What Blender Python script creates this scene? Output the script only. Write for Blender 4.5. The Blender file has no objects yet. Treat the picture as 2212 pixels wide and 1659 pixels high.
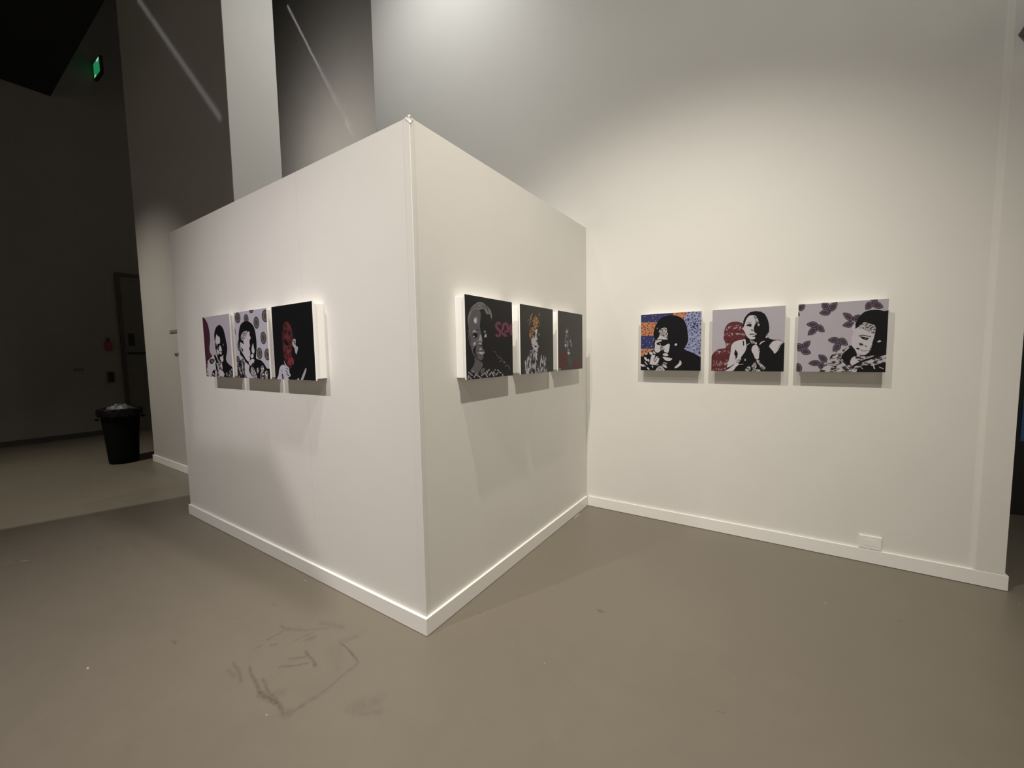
import bpy, bmesh, math, random
import numpy as np
from mathutils import Vector, Matrix
random.seed(7)
scn = bpy.context.scene
COL = scn.collection

# ------------------------------------------------------------------ camera
F_PX, YAW, PITCH, ROLL = 871.35, 0.5837, 0.0751, -0.0169
CAM = Vector((1.769, -1.676, 1.72))
fw = Vector((-math.sin(YAW) * math.cos(PITCH), math.cos(YAW) * math.cos(PITCH), -math.sin(PITCH)))
rt = Vector((math.cos(YAW), math.sin(YAW), 0)); up = rt.cross(fw)
c_, s_ = math.cos(ROLL), math.sin(ROLL)
rt2 = rt * c_ + up * s_; up2 = up * c_ - rt * s_
cd = bpy.data.cameras.new('camera'); cam = bpy.data.objects.new('camera', cd); COL.objects.link(cam)
cd.sensor_fit = 'HORIZONTAL'; cd.sensor_width = 36; cd.lens = F_PX / 2212 * 36
cd.clip_start = 0.02; cd.clip_end = 100
m3 = Matrix((rt2, up2, -fw)).transposed()
cam.matrix_world = Matrix.Translation(CAM) @ m3.to_4x4()
scn.camera = cam

# ------------------------------------------------------------------ world, exposure
w = bpy.data.worlds.new('hall'); scn.world = w; w.use_nodes = True
w.node_tree.nodes['Background'].inputs[0].default_value = (0.5, 0.55, 0.65, 1)
w.node_tree.nodes['Background'].inputs[1].default_value = 0.004
vs = scn.view_settings
vs.view_transform = 'Standard'; vs.look = 'None'; vs.gamma = 1; vs.use_curve_mapping = False
vs.exposure = 0.0

# ------------------------------------------------------------------ track spotlights hung above the room, then added fill spots
def spot(name, loc, aim, power, angle, blend, col=(1, .94, .84), soft=.03):
    l = bpy.data.lights.new(name, 'SPOT'); l.energy = power; l.color = col
    l.spot_size = math.radians(angle); l.spot_blend = blend; l.shadow_soft_size = soft
    o = bpy.data.objects.new(name, l); COL.objects.link(o); o.location = loc
    o.rotation_euler = (Vector(aim) - Vector(loc)).to_track_quat('-Z', 'Y').to_euler()
    return o
WARM = (1, .93, .82); COOL = (1, .93, .91)
spot('track_spot_a', (.55, -.78, 5.9), (.75, 1.7, .0), 480, 84, 1, WARM)
spot('track_spot_b', (2.5, -.85, 5.9), (.7, 1.45, .0), 650, 80, 1, WARM)
spot('track_spot_c', (-1.65, -3.5, 5.9), (-2.15, -.3, .0), 610, 68, 1, COOL)
D_LOC = Vector((.45, -3.5, 5.9))
spot('track_spot_d', D_LOC, (-.75, -.3, .0), 560, 70, 1, COOL, .025)
spot('track_spot_e', (-1.5, .85, 7.3), (-2.45, 2.3, 5.0), 195, 126, 1, (.97, .97, .95))
F_LOC = Vector((-6.2, -2.4, 5.9))
spot('track_spot_f', F_LOC, (-6.6, -.35, 0), 600, 82, 1, WARM, .004)
# added fill spots: bounce from behind the camera, upper art wall, passage wall
spot('fill_spot_g', (4.5, -5.0, 5.9), (4.8, -9, 2.0), 1000, 100, 1, WARM)
spot('fill_spot_h', (-3.0, -6.0, 5.9), (-3.5, -9, 1.8), 700, 100, 1, WARM)
spot('fill_spot_i', (6.0, 0.0, 5.9), (9, .5, 2.0), 900, 100, 1, WARM)
spot('fill_spot_j', (1.6, -2.2, 6.4), (1.5, 2.5, 4.9), 250, 94, 1, (1, .97, .90))  # added wide fill to lift the upper art wall
spot('fill_spot_k', (-7.2, 1.8, 6.4), (-7.0, 4.5, 6.5), 190, 150, 1, (1, .95, .88))  # added fill to brighten the far wall of the passage
# thin slots that leak a sheet of light across the tall walls
def slot(name, mid, direc, length, face, power):
    l = bpy.data.lights.new(name, 'AREA'); l.shape = 'RECTANGLE'; l.size = length; l.size_y = .03; l.spread = math.radians(2.0); l.energy = power; l.color = (.93, .96, 1)
    o = bpy.data.objects.new(name, l); COL.objects.link(o); o.location = mid
    x = Vector(direc).normalized(); z = -Vector(face).normalized(); y = z.cross(x)
    o.rotation_euler = Matrix((x, y, z)).transposed().to_euler()
slot('slot_light', (-4.95, -3.4, 5.74), (-2.35, 0, 2.41), 3.4, (0, 1, 0), .11)
slot('slot_light', (-7.72, 1.9, 8.6), (-2.18, 0, 3.5), 5.2, (0, 1, 0), .3)

# ------------------------------------------------------------------ materials
def mat(name, col, rough=.6, noise=0.0, nscale=40, bump=0.0, bscale=200, metal=0, spec=.5, emit=None, estr=0):
    m = bpy.data.materials.new(name); m.use_nodes = True
    nt = m.node_tree; b = nt.nodes['Principled BSDF']
    b.inputs['Roughness'].default_value = rough; b.inputs['Metallic'].default_value = metal
    b.inputs['Specular IOR Level'].default_value = spec
    tc = nt.nodes.new('ShaderNodeTexCoord')
    n = nt.nodes.new('ShaderNodeTexNoise'); n.inputs['Scale'].default_value = nscale; n.inputs['Detail'].default_value = 4
    nt.links.new(tc.outputs['Object'], n.inputs['Vector'])
    r = nt.nodes.new('ShaderNodeMapRange')
    r.inputs[3].default_value = 1 - noise; r.inputs[4].default_value = 1 + noise
    r.inputs[1].default_value = .25; r.inputs[2].default_value = .75
    nt.links.new(n.outputs['Fac'], r.inputs[0])
    mx = nt.nodes.new('ShaderNodeVectorMath'); mx.operation = 'SCALE'
    mx.inputs[0].default_value = col[:3]; nt.links.new(r.outputs[0], mx.inputs['Scale'])
    nt.links.new(mx.outputs[0], b.inputs['Base Color'])
    if bump:
        n2 = nt.nodes.new('ShaderNodeTexNoise'); n2.inputs['Scale'].default_value = bscale; n2.inputs['Detail'].default_value = 3
        nt.links.new(tc.outputs['Object'], n2.inputs['Vector'])
        bp = nt.nodes.new('ShaderNodeBump'); bp.inputs['Strength'].default_value = bump; bp.inputs['Distance'].default_value = .002
        nt.links.new(n2.outputs['Fac'], bp.inputs['Height']); nt.links.new(bp.outputs[0], b.inputs['Normal'])
    if emit:
        b.inputs['Emission Color'].default_value = (*emit, 1); b.inputs['Emission Strength'].default_value = estr
    return m

def speckle(name, ca, cb, scale, thr, soft=.06, stretch=(1, 1, 1), kind='noise', rough=.55):
    """two-ink print: a noise or cell pattern cut between colours ca and cb"""
    m = bpy.data.materials.new(name); m.use_nodes = True
    nt = m.node_tree; b = nt.nodes['Principled BSDF']; b.inputs['Roughness'].default_value = rough; b.inputs['Specular IOR Level'].default_value = .3
    tc = nt.nodes.new('ShaderNodeTexCoord'); mp = nt.nodes.new('ShaderNodeMapping')
    mp.inputs['Scale'].default_value = stretch
    nt.links.new(tc.outputs['Object'], mp.inputs['Vector'])
    if kind == 'noise':
        n = nt.nodes.new('ShaderNodeTexNoise'); n.inputs['Scale'].default_value = scale; n.inputs['Detail'].default_value = 3
        out = n.outputs['Fac']
    else:
        n = nt.nodes.new('ShaderNodeTexVoronoi'); n.feature = 'DISTANCE_TO_EDGE'; n.inputs['Scale'].default_value = scale
        out = n.outputs['Distance']
    nt.links.new(mp.outputs[0], n.inputs['Vector'])
    r = nt.nodes.new('ShaderNodeMapRange'); r.inputs[1].default_value = thr - soft; r.inputs[2].default_value = thr + soft
    nt.links.new(out, r.inputs[0])
    mx = nt.nodes.new('ShaderNodeMix'); mx.data_type = 'RGBA'
    mx.inputs[6].default_value = (*ca, 1); mx.inputs[7].default_value = (*cb, 1)
    nt.links.new(r.outputs[0], mx.inputs[0]); nt.links.new(mx.outputs[2], b.inputs['Base Color'])
    return m

M = {}
M['wall'] = mat('white_wall_paint', (.745, .73, .695), .62, .012, 3, .05, 260)
M['trim'] = mat('white_trim_paint', (.87, .86, .83), .45, .01, 5)
M['grey_wall'] = mat('grey_wall_paint', (.50, .48, .45), .7, .02, 2, .05, 200)
M['dark_wall'] = mat('dark_wall_paint', (.21, .195, .17), .75, .03, 2, .05, 200)
M['black'] = mat('black_ceiling', (.006, .006, .008), .9, .1, 5)
M['ceil'] = mat('dark_upper_ceiling', (.03, .03, .033), .9, .1, 3)
M['panel_white'] = mat('white_foam_board', (.91, .90, .88), .5, .008, 10)
M['bin'] = mat('black_bin_plastic', (.003, .003, .0035), .8, .1, 30, spec=.12)
M['liner'] = mat('black_liner_film', (.005, .005, .0055), .35, .1, 30, spec=.2)
M['liner_light'] = mat('pale_crumpled_paper', (.10, .105, .11), .5, .5, 30)
M['door'] = mat('dark_door_paint', (.12, .11, .095), .6, .05, 4)
M['door_frame'] = mat('dark_door_frame', (.05, .046, .042), .6, .05, 6)
M['blackmetal'] = mat('black_metal', (.01, .01, .01), .4, .05, 20)
M['red_box'] = mat('red_alarm_plastic', (.30, .02, .02), .5, .05, 20)
M['grey_box'] = mat('grey_box_plastic', (.06, .058, .052), .6, .05, 20)
M['label'] = mat('grey_label_card', (.22, .21, .20), .6, .05, 20)
M['green'] = mat('green_sign_glow', (.02, .3, .12), .5, 0, 10, emit=(.03, .62, .22), estr=.32)
M['green_white'] = mat('pale_sign_glow', (.6, .7, .6), .5, 0, 10, emit=(.75, .95, .8), estr=.55)
M['sign_body'] = mat('dark_sign_housing', (.03, .02, .02), .5, .05, 20)
M['blue'] = mat('dim_blue_screen', (.01, .015, .03), .5, .1, 3, emit=(.012, .035, .085), estr=.45)
M['navy_wall'] = mat('dark_far_wall', (.02, .02, .024), .8, .1, 3)
M['dark_grey'] = mat('dark_grey_metal', (.10, .10, .095), .5, .05, 20)

# print inks
K = (.007, .007, .009)
SK = (.50, .475, .52)
INK = {
    'black': mat('ink_black', K, .42, .1, 30), 'offblack': mat('ink_offblack', (.013, .013, .014), .42, .1, 30),
    'charcoal': mat('ink_charcoal_glare', (.030, .029, .026), .42, .15, 30),  # charcoal base kept lighter, glare put into the colour
    'lav': mat('ink_lavender', (.40, .375, .43), .5, .02, 20), 'lav2': mat('ink_pale_lavender', (.44, .42, .50), .5, .02, 20),
    'skin': mat('ink_pale', SK, .5, .03, 40), 'pale': mat('ink_white', (.62, .60, .62), .5, .02, 20),
    'g1': mat('ink_mid_grey', (.115, .105, .12), .5, .06, 40), 'g2': mat('ink_grey', (.20, .19, .205), .5, .12, 90),
    'g3': mat('ink_light_grey', (.34, .34, .37), .5, .06, 60), 'g0': mat('ink_dim_grey', (.06, .058, .060), .5, .12, 60),
    'navy': mat('ink_navy', (.030, .036, .125), .5, .25, 60), 'star_navy': mat('ink_star_navy', (.018, .022, .085), .5, .1, 60),
    'peri': speckle('ink_periwinkle', (.17, .19, .33), (.30, .325, .50), 60, .47, .08, (.6, 1, 2.2)),
    'orange': speckle('ink_orange', (.30, .12, .10), (.54, .235, .09), 75, .46, .1),
    'maroon_star': mat('ink_star_maroon', (.06, .012, .03), .5, .1, 60), 'speck': mat('ink_speck', (.42, .36, .40), .5, .1, 30),
    'red': speckle('ink_red', (.070, .012, .018), (.125, .022, .028), 55, .5, .12),
    'lace': speckle('ink_red_lace', (.105, .02, .026), (.36, .30, .31), 70, .55, .05, (1.4, 1, .9)),
    'maroon': speckle('ink_maroon', (.040, .010, .022), (.075, .018, .030), 40, .5, .15),
    'face_red': speckle('ink_face_red', (.025, .006, .008), (.115, .024, .027), 30, .50, .12),
    'face_red2': speckle('ink_bright_red', (.06, .010, .013), (.18, .030, .038), 36, .46, .12),
    'dim_red': speckle('ink_dim_red', (.055, .022, .024), (.135, .040, .042), 60, .5, .1),
    'magenta': mat('ink_magenta', (.155, .042, .085), .5, .15, 50),
    'gold': speckle('ink_gold', (.022, .012, .008), (.36, .205, .10), 34, .072, .03, kind='cell'),
    'grain': speckle('ink_grain', (.05, .047, .047), (.50, .475, .50), 75, .5, .09),
    'grain_d': speckle('ink_dark_grain', (.012, .012, .013), (.30, .285, .30), 70, .55, .07),
    'cloth': speckle('ink_cloth', (.02, .018, .02), (.46, .43, .46), 36, .49, .05, (1, 1, 1.5)),
    'cloth_d': speckle('ink_dark_cloth', (.012, .012, .015), (.38, .36, .38), 38, .56, .05, (1.4, 1, .8)),
    'dress': speckle('ink_dress', (.012, .012, .014), (.38, .37, .43), 34, .50, .04, (1.6, 1, .75)),
    'leaf_o': mat('ink_leaf_line', (.022, .020, .045), .5, .1, 40), 'leaf': mat('ink_leaf', (.105, .092, .125), .5, .15, 60),
    'leaf_c': mat('ink_leaf_core', (.080, .030, .040), .5, .2, 60),
    'dot_o': mat('ink_dot_line', (.028, .032, .040), .5, .1, 40), 'dot': mat('ink_dot', (.115, .118, .110), .5, .15, 60),
    'dot_c': mat('ink_dot_core', (.085, .052, .045), .5, .2, 60),
}

for k_, m_ in INK.items():
    m_.node_tree.nodes['Principled BSDF'].inputs['Specular IOR Level'].default_value = .3 if k_ not in ('black', 'offblack') else .22

# ------------------------------------------------------------------ mesh helpers
def link(name, bm, m, parent=None, smooth=False):
    bmesh.ops.recalc_face_normals(bm, faces=bm.faces[:])
    me = bpy.data.meshes.new(name); bm.to_mesh(me); bm.free()
    if smooth:
        for p in me.polygons: p.use_smooth = True
    o = bpy.data.objects.new(name, me); COL.objects.link(o)
    for x in (m if isinstance(m, (list, tuple)) else [m]): me.materials.append(x)
    o.parent = parent
    return o
def box(bm, x0, x1, y0, y1, z0, z1, bev=0):
    v = [bm.verts.new((x, y, z)) for x in (x0, x1) for y in (y0, y1) for z in (z0, z1)]
    fs = [bm.faces.new([v[i] for i in f]) for f in ((0, 1, 3, 2), (4, 6, 7, 5), (0, 4, 5, 1), (2, 3, 7, 6), (0, 2, 6, 4), (1, 5, 7, 3))]
    if bev:
        es = list({e for f in fs for e in f.edges})
        bmesh.ops.bevel(bm, geom=es, offset=bev, segments=2, profile=.5, affect='EDGES')
def boxo(name, m, dims, parent=None, bev=0):
    bm = bmesh.new(); box(bm, *dims, bev=bev); return link(name, bm, m, parent)
def prism(bm, pts, z0, z1):
    a = [bm.verts.new((x, y, z0)) for x, y in pts]; b = [bm.verts.new((x, y, z1)) for x, y in pts]
    n = len(pts); bm.faces.new(a[::-1]); bm.faces.new(b)
    for i in range(n): bm.faces.new((a[i], a[(i + 1) % n], b[(i + 1) % n], b[i]))
def tag(o, label, cat, group=None):
    o['label'] = label; o['category'] = cat
    if group: o['group'] = group
    return o
def struct(o): o['kind'] = 'structure'; return o
def empty(name, loc, rz=0):
    o = bpy.data.objects.new(name, None); COL.objects.link(o); o.location = loc; o.rotation_euler = (0, 0, rz)
    o.empty_display_size = .1
    return o

# ------------------------------------------------------------------ setting: dimensions in metres
L, D, ZT = 3.660, 2.496, 3.058            # partition: front length, side depth, height
BH, BT = .1105, .0205                     # baseboard
XE = 3.136                                # free end of the art wall
GY, GX0, GX1 = .605, -7.06, -3.58         # grey tall wall
XD = -11.30                               # dark wall
FAR = 4.52

# floor with scuffs drawn by distance to line segments in floor metres
def floor_material():
    m = bpy.data.materials.new('polished_concrete'); m.use_nodes = True
    nt = m.node_tree; N = nt.nodes; Lk = nt.links; b = N['Principled BSDF']
    tc = N.new('ShaderNodeTexCoord')
    def math_(op, a, b2=None, c=None):
        n = N.new('ShaderNodeMath'); n.operation = op
        for i, x in enumerate((a, b2, c)):
            if x is None: continue
            if isinstance(x, (int, float)): n.inputs[i].default_value = x
            else: Lk.new(x, n.inputs[i])
        return n.outputs[0]
    def noise(scale, detail=5, vec=None, dist=0):
        n = N.new('ShaderNodeTexNoise'); n.inputs['Scale'].default_value = scale; n.inputs['Detail'].default_value = detail
        n.inputs['Distortion'].default_value = dist
        Lk.new(vec or tc.outputs['Object'], n.inputs['Vector']); return n
    big = noise(.8, 4).outputs['Fac']; fine = noise(9, 6).outputs['Fac']; grit = noise(140, 3).outputs['Fac']
    warp = noise(7, 3)
    wv = N.new('ShaderNodeVectorMath'); wv.operation = 'SUBTRACT'; Lk.new(warp.outputs['Color'], wv.inputs[0]); wv.inputs[1].default_value = (.5, .5, .5)
    ws = N.new('ShaderNodeVectorMath'); ws.operation = 'SCALE'; Lk.new(wv.outputs[0], ws.inputs[0]); ws.inputs['Scale'].default_value = .05
    wa = N.new('ShaderNodeVectorMath'); wa.operation = 'ADD'; Lk.new(tc.outputs['Object'], wa.inputs[0]); Lk.new(ws.outputs[0], wa.inputs[1])
    sx = N.new('ShaderNodeSeparateXYZ'); Lk.new(wa.outputs[0], sx.inputs[0]); X, Y = sx.outputs[0], sx.outputs[1]
    def seg(x0, y0, x1, y1, wd, amp):
        dx, dy = x1 - x0, y1 - y0; ln = math.hypot(dx, dy) or 1e-4; ux, uy = dx / ln, dy / ln
        px = math_('SUBTRACT', X, x0); py = math_('SUBTRACT', Y, y0)
        t = math_('ADD', math_('MULTIPLY', px, ux), math_('MULTIPLY', py, uy))
        s = math_('ABSOLUTE', math_('SUBTRACT', math_('MULTIPLY', px, uy), math_('MULTIPLY', py, ux)))
        over = math_('MAXIMUM', math_('MAXIMUM', math_('MULTIPLY', t, -1), math_('SUBTRACT', t, ln)), 0)
        d = math_('ADD', s, over)
        v = math_('SUBTRACT', 1, math_('DIVIDE', d, wd)); v = math_('MAXIMUM', v, 0)
        return math_('MULTIPLY', v, amp)
    tot = None
    for q in FLOOR_MARKS:
        g = seg(*q); tot = g if tot is None else math_('MAXIMUM', tot, g)
    tot = math_('MULTIPLY', tot, math_('MULTIPLY_ADD', noise(38, 4).outputs['Fac'], 2.0, -.25))
    tot = math_('MINIMUM', math_('MAXIMUM', tot, 0), .62)
    lite = None
    for q in FLOOR_CHIPS:
        g = seg(*q); lite = g if lite is None else math_('MAXIMUM', lite, g)
    lite = math_('MINIMUM', lite, .8)
    val = math_('ADD', math_('MULTIPLY_ADD', big, .22, .80), math_('ADD', math_('MULTIPLY', fine, .10), math_('MULTIPLY', grit, .06)))
    val = math_('MULTIPLY', val, math_('SUBTRACT', 1, tot))
    sc = N.new('ShaderNodeVectorMath'); sc.operation = 'SCALE'; sc.inputs[0].default_value = FLOOR_COL; Lk.new(val, sc.inputs['Scale'])
    mx = N.new('ShaderNodeMix'); mx.data_type = 'RGBA'; Lk.new(lite, mx.inputs[0]); Lk.new(sc.outputs[0], mx.inputs[6]); mx.inputs[7].default_value = (.62, .60, .54, 1)
    Lk.new(mx.outputs[2], b.inputs['Base Color'])
    Lk.new(math_('ADD', math_('MULTIPLY_ADD', fine, .16, .30), math_('MULTIPLY', tot, .25)), b.inputs['Roughness'])
    b.inputs['Specular IOR Level'].default_value = .42
    bp = N.new('ShaderNodeBump'); bp.inputs['Strength'].default_value = .06; bp.inputs['Distance'].default_value = .002
    Lk.new(grit, bp.inputs['Height']); Lk.new(bp.outputs[0], b.inputs['Normal'])
    return m
FLOOR_COL = (.184, .161, .124)
def fpt(px, py):                                         # floor point under a photo pixel
    d = rt2 * ((px - 1106) / F_PX) + up2 * (-(py - 829.5) / F_PX) + fw
    t = -CAM.z / d.z; return (CAM.x + d.x * t, CAM.y + d.y * t)
def fs(x0, y0, x1, y1, wd, amp): return (*fpt(x0, y0), *fpt(x1, y1), wd, amp)
z_ = lambda x, y: (450 + x * .1808, 1320 + y * .1808)
FLOOR_MARKS = []
for a, b2, wd, amp in [((305, 610), (375, 850), .010, .40), ((215, 700), (290, 790), .014, .26), ((490, 690), (625, 985), .011, .5),
                       ((625, 985), (800, 1110), .018, .75), ((640, 820), (790, 1060), .012, .42), ((790, 1090), (890, 1230), .014, .55),
                       ((890, 1240), (1000, 1220), .03, .32), ((1000, 1220), (1230, 1050), .013, .38), ((1230, 1050), (1420, 930), .018, .28),
                       ((1420, 930), (1790, 620), .012, .28), ((1590, 390), (1780, 605), .009, .55), ((1150, 480), (1280, 660), .010, .55),
                       ((860, 660), (1180, 630), .010, .45), ((960, 570), (1150, 550), .012, .35), ((760, 400), (830, 390), .012, .4),
                       ((720, 340), (860, 265), .010, .42), ((850, 185), (980, 215), .010, .42), ((860, 235), (1440, 205), .016, .25),
                       ((1180, 340), (1260, 320), .030, .32), ((1050, 340), (1260, 255), .012, .3), ((1580, 370), (1780, 300), .03, .2),
                       ((1350, 130), (1600, 190), .03, .2), ((560, 450), (640, 410), .010, .3), ((780, 1000), (900, 960), .03, .25),
                       ((1740, 1160), (2020, 1060), .05, .2), ((1820, 1210), (2060, 1190), .02, .25), ((350, 100), (390, 85), .008, .35),
                       ((470, 660), (500, 700), .010, .3), ((780, 820), (1300, 900), .09, .06), ((1500, 440), (1540, 700), .05, .12)]:
    FLOOR_MARKS.append(fs(*z_(*a), *z_(*b2), wd * 1.3, amp * .8))
for a in [(1295, 1318, 1302, 1322, .018, .55), (975, 1299, 978, 1301, .010, .6), (1035, 1323, 1040, 1325, .008, .5), (590, 1303, 594, 1309, .006, .5),
          (210, 1184, 212, 1190, .012, .35), (368, 1386, 380, 1392, .012, .35), (1940, 1340, 1950, 1342, .01, .3), (1545, 1535, 1560, 1537, .01, .3)]:
    FLOOR_MARKS.append(fs(*a))
FLOOR_CHIPS = [fs(*a) for a in [(188, 1441, 190, 1443, .007, .8), (46, 1212, 62, 1211, .006, .6), (14, 1217, 26, 1213, .005, .4),
                                (1175, 1432, 1176, 1433, .004, .7), (1781, 1302, 1783, 1302, .005, .8), (570, 1544, 571, 1546, .004, .7),
                                (657, 1254, 660, 1255, .005, .6), (680, 1251, 684, 1250, .004, .5), (1240, 1119, 1252, 1110, .006, 1.0),
                                (2203, 1305, 2204, 1306, .006, .8), (1105, 1390, 1106, 1391, .004, .5), (1590, 1468, 1591, 1468, .003, .6)]]
struct(boxo('floor', floor_material(), (XD - .3, 9, -9, FAR + .3, -.1, 0)))

# partition made of wall boards round a core
core = struct(boxo('wall_partition', M['wall'], (-L + .013, -.013, .013, D - .008, 0, ZT - .004)))
G = .0007
for x0, x1 in ((-L, -2.396 - G), (-2.396 + G, -1.184 - G), (-1.184 + G, 0)):
    boxo('panel', M['wall'], (x0, x1, 0, .0128, .004, ZT), core, .0006)
for y0, y1 in ((.0130, 1.273 - G), (1.273 + G, D - .006)):
    boxo('panel', M['wall'], (-.0128, 0, y0, y1, .004, ZT), core, .0006)
bm = bmesh.new()                                           # taped corner bead, slightly proud
prism(bm, [(-.052, 0), (-.050, -.0016), (-.006, -.0026), (.0005, -.0026), (.0026, -.0005), (.0024, .012), (.0012, .032), (0, .034), (0, 0)], BH, ZT + .001)
link('corner_bead', bm, M['wall'], core)
bm = bmesh.new()                                           # torn bit of paper tape at the top of the corner
pts = [(-.03, -.004, ZT), (-.018, -.004, ZT + .005), (-.008, -.006, ZT + .006), (.002, -.004, ZT + .009), (.010, .004, ZT + .006), (.006, .016, ZT + .006), (.005, .03, ZT),
       (.004, .012, ZT - .02), (.007, .006, ZT - .032), (.004, -.003, ZT - .036), (-.012, -.004, ZT - .02)]
vs_ = [bm.verts.new(p) for p in pts]; cen = bm.verts.new((.001, -.003, ZT - .008))
for i in range(len(vs_)): bm.faces.new((vs_[i], vs_[(i + 1) % len(vs_)], cen))
link('torn_tape', bm, M['trim'], core)

GAP = .0035
struct(boxo('baseboard_front', M['trim'], (-L - .004, BT, -BT, -.0003, GAP, BH), bev=.0012))
struct(boxo('baseboard_side', M['trim'], (.0003, BT, .0004, D - BT - .001, GAP, BH), bev=.0012))

# tall art wall with its end pilaster
aw = struct(boxo('wall_art', M['wall'], (-3.345, XE - .004, D, D + .26, 0, 9.6)))
bm = bmesh.new()
prism(bm, [(2.962, D - .0002), (2.975, D - .004), (2.990, D - .0155), (2.996, D - .0175), (XE, D - .0175), (XE, D - .0002)], .02, 9.6)
link('pilaster', bm, M['wall'], aw)
bm = bmesh.new(); box(bm, .0215, XE + .018, D - BT, D - .0004, GAP, BH, .0012)
struct(link('baseboard_right', bm, M['trim']))
bm = bmesh.new(); box(bm, XE + .0002, XE + .018, D + .0006, D + .26, GAP, BH, .0012)
struct(link('baseboard_end', bm, M['trim']))

# grey tall wall with pale end, its baseboard
struct(boxo('wall_grey', M['grey_wall'], (GX0, GX1, GY, 1.172, 0, 9.6)))
struct(boxo('wall_grey_end', M['wall'], (GX1 + .0005, GX1 + .02, GY - .002, 1.172, 0, 9.6)))
struct(boxo('baseboard_grey', M['trim'], (GX0 - .02, GX1, GY - BT, GY - .0003, .003, .112), bev=.0012))
# far walls, dark wall, closing walls and ceilings
struct(boxo('wall_far', M['grey_wall'], (XD, XE - .4, FAR, FAR + .2, 0, 12)))
struct(boxo('wall_far_right', M['navy_wall'], (XE - .39, 9, FAR, FAR + .2, 0, 12)))
dw = struct(boxo('wall_dark', M['dark_wall'], (XD - .2, XD, -9, FAR, 0, 12)))
struct(boxo('baseboard_dark', M['door_frame'], (XD + .0005, XD + .02, -9, 1.22, .002, .11)))
struct(boxo('wall_behind', M['wall'], (XD, 9, -9.2, -9.0, 0, 7.3)))
struct(boxo('wall_right', M['wall'], (9.0, 9.2, -9, FAR, 0, 7.3)))
struct(boxo('ceiling', M['black'], (XD + .01, 9.2, -9.0, .50, 7.335, 7.6)))
struct(boxo('ceiling_upper', M['ceil'], (XD, 9.2, .3, FAR + .2, 12, 12.2)))

# ------------------------------------------------------------------ the nine prints
def homog(quad):
    A = []; B = []
    for (x, y), (u, v) in zip(quad, ((0, 1), (1, 1), (1, 0), (0, 0))):
        A.append([x, y, 1, 0, 0, 0, -u * x, -u * y]); B.append(u)
        A.append([0, 0, 0, x, y, 1, -v * x, -v * y]); B.append(v)
    h = np.linalg.solve(np.array(A, float), np.array(B, float)); return np.append(h, 1).reshape(3, 3)
def smooth_poly(pts, n=3):
    out = []; k = len(pts)
    for i in range(k):
        p0, p1, p2, p3 = (np.array(pts[(i + j) % k], float) for j in (-1, 0, 1, 2))
        for s in range(n):
            t = s / n
            out.append(tuple(.5 * (2 * p1 + (p2 - p0) * t + (2 * p0 - 5 * p1 + 4 * p2 - p3) * t * t + (3 * p1 - p0 - 3 * p2 + p3) * t ** 3) * 1.0))
    return out
def ell(cx, cy, rx, ry, rot=0, n=18):
    c, s = math.cos(math.radians(rot)), math.sin(math.radians(rot))
    return [(cx + rx * math.cos(a) * c - ry * math.sin(a) * s, cy + rx * math.cos(a) * s + ry * math.sin(a) * c) for a in [2 * math.pi * i / n for i in range(n)]]
def stroke(pts, wd):
    P = [np.array(p, float) for p in pts]; l = []; r = []
    for i in range(len(P)):
        a = P[max(i - 1, 0)]; b = P[min(i + 1, len(P) - 1)]; t = (b - a) / (np.linalg.norm(b - a) + 1e-9); n = np.array([-t[1], t[0]]) * wd / 2
        l.append(tuple(P[i] + n)); r.append(tuple(P[i] - n))
    return l + r[::-1]
def star(x, y, r, rot=0):
    return [(x + (r if i % 2 == 0 else r * .45) * math.sin(rot + i * math.pi / 5), y - (r if i % 2 == 0 else r * .45) * math.cos(rot + i * math.pi / 5)) for i in range(10)]
SIZE, DEP, EDGE, INSET = .549, .0917, .011, .0125
def artwork(label, group, loc, rz, quad, base, layers):
    """loc: bottom centre on the wall. layers: (ink, [polygons], smooth) painted in order"""
    root = empty('portrait_print', loc, rz); tag(root, label, 'artwork', group)
    h = SIZE / 2
    boxo('backing_box', M['panel_white'], (-h + INSET, h - INSET, -DEP + EDGE, -.0004, INSET, SIZE - INSET), root, .0008)
    boxo('face_board', M['panel_white'], (-h, h, -DEP, -DEP + EDGE - .0003, 0, SIZE), root, .0007)
    H = homog(quad); bm = bmesh.new(); names = [base]
    def add(poly, lay, mi):
        vv = []
        for x, y in poly:
            q = H @ np.array([x, y, 1.0]); u, v = q[0] / q[2], q[1] / q[2]
            u = min(max(u, .0), 1.0); v = min(max(v, .0), 1.0)
            vv.append((u * SIZE - h, -DEP - .0004 - .00007 * lay, v * SIZE))
        cl = [p for i, p in enumerate(vv) if (Vector(p) - Vector(vv[i - 1])).length > 1e-5]
        if len(cl) < 3: return
        f = bm.faces.new([bm.verts.new(p) for p in cl]); f.material_index = mi
        f.normal_update()
        if f.normal.y > 0: f.normal_flip()
    e = .0009 / SIZE
    f = bm.faces.new([bm.verts.new((u * SIZE - h, -DEP - .0003, v * SIZE)) for u, v in ((e, e), (1 - e, e), (1 - e, 1 - e), (e, 1 - e))])
    for i, (ink, polys, sm) in enumerate(layers):
        if ink not in names: names.append(ink)
        for p in polys: add(smooth_poly(p) if sm else p, i + 1, names.index(ink))
    big = [f for f in bm.faces if len(f.verts) > 4]
    bmesh.ops.triangulate(bm, faces=big, ngon_method='EAR_CLIP')
    for f in bm.faces:
        f.normal_update()
        if f.normal.y > 0: f.normal_flip()
    me = bpy.data.meshes.new('print'); bm.to_mesh(me); bm.free()
    for n in names: me.materials.append(INK[n])
    o = bpy.data.objects.new('print', me); COL.objects.link(o); o.parent = root
    return root
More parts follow.
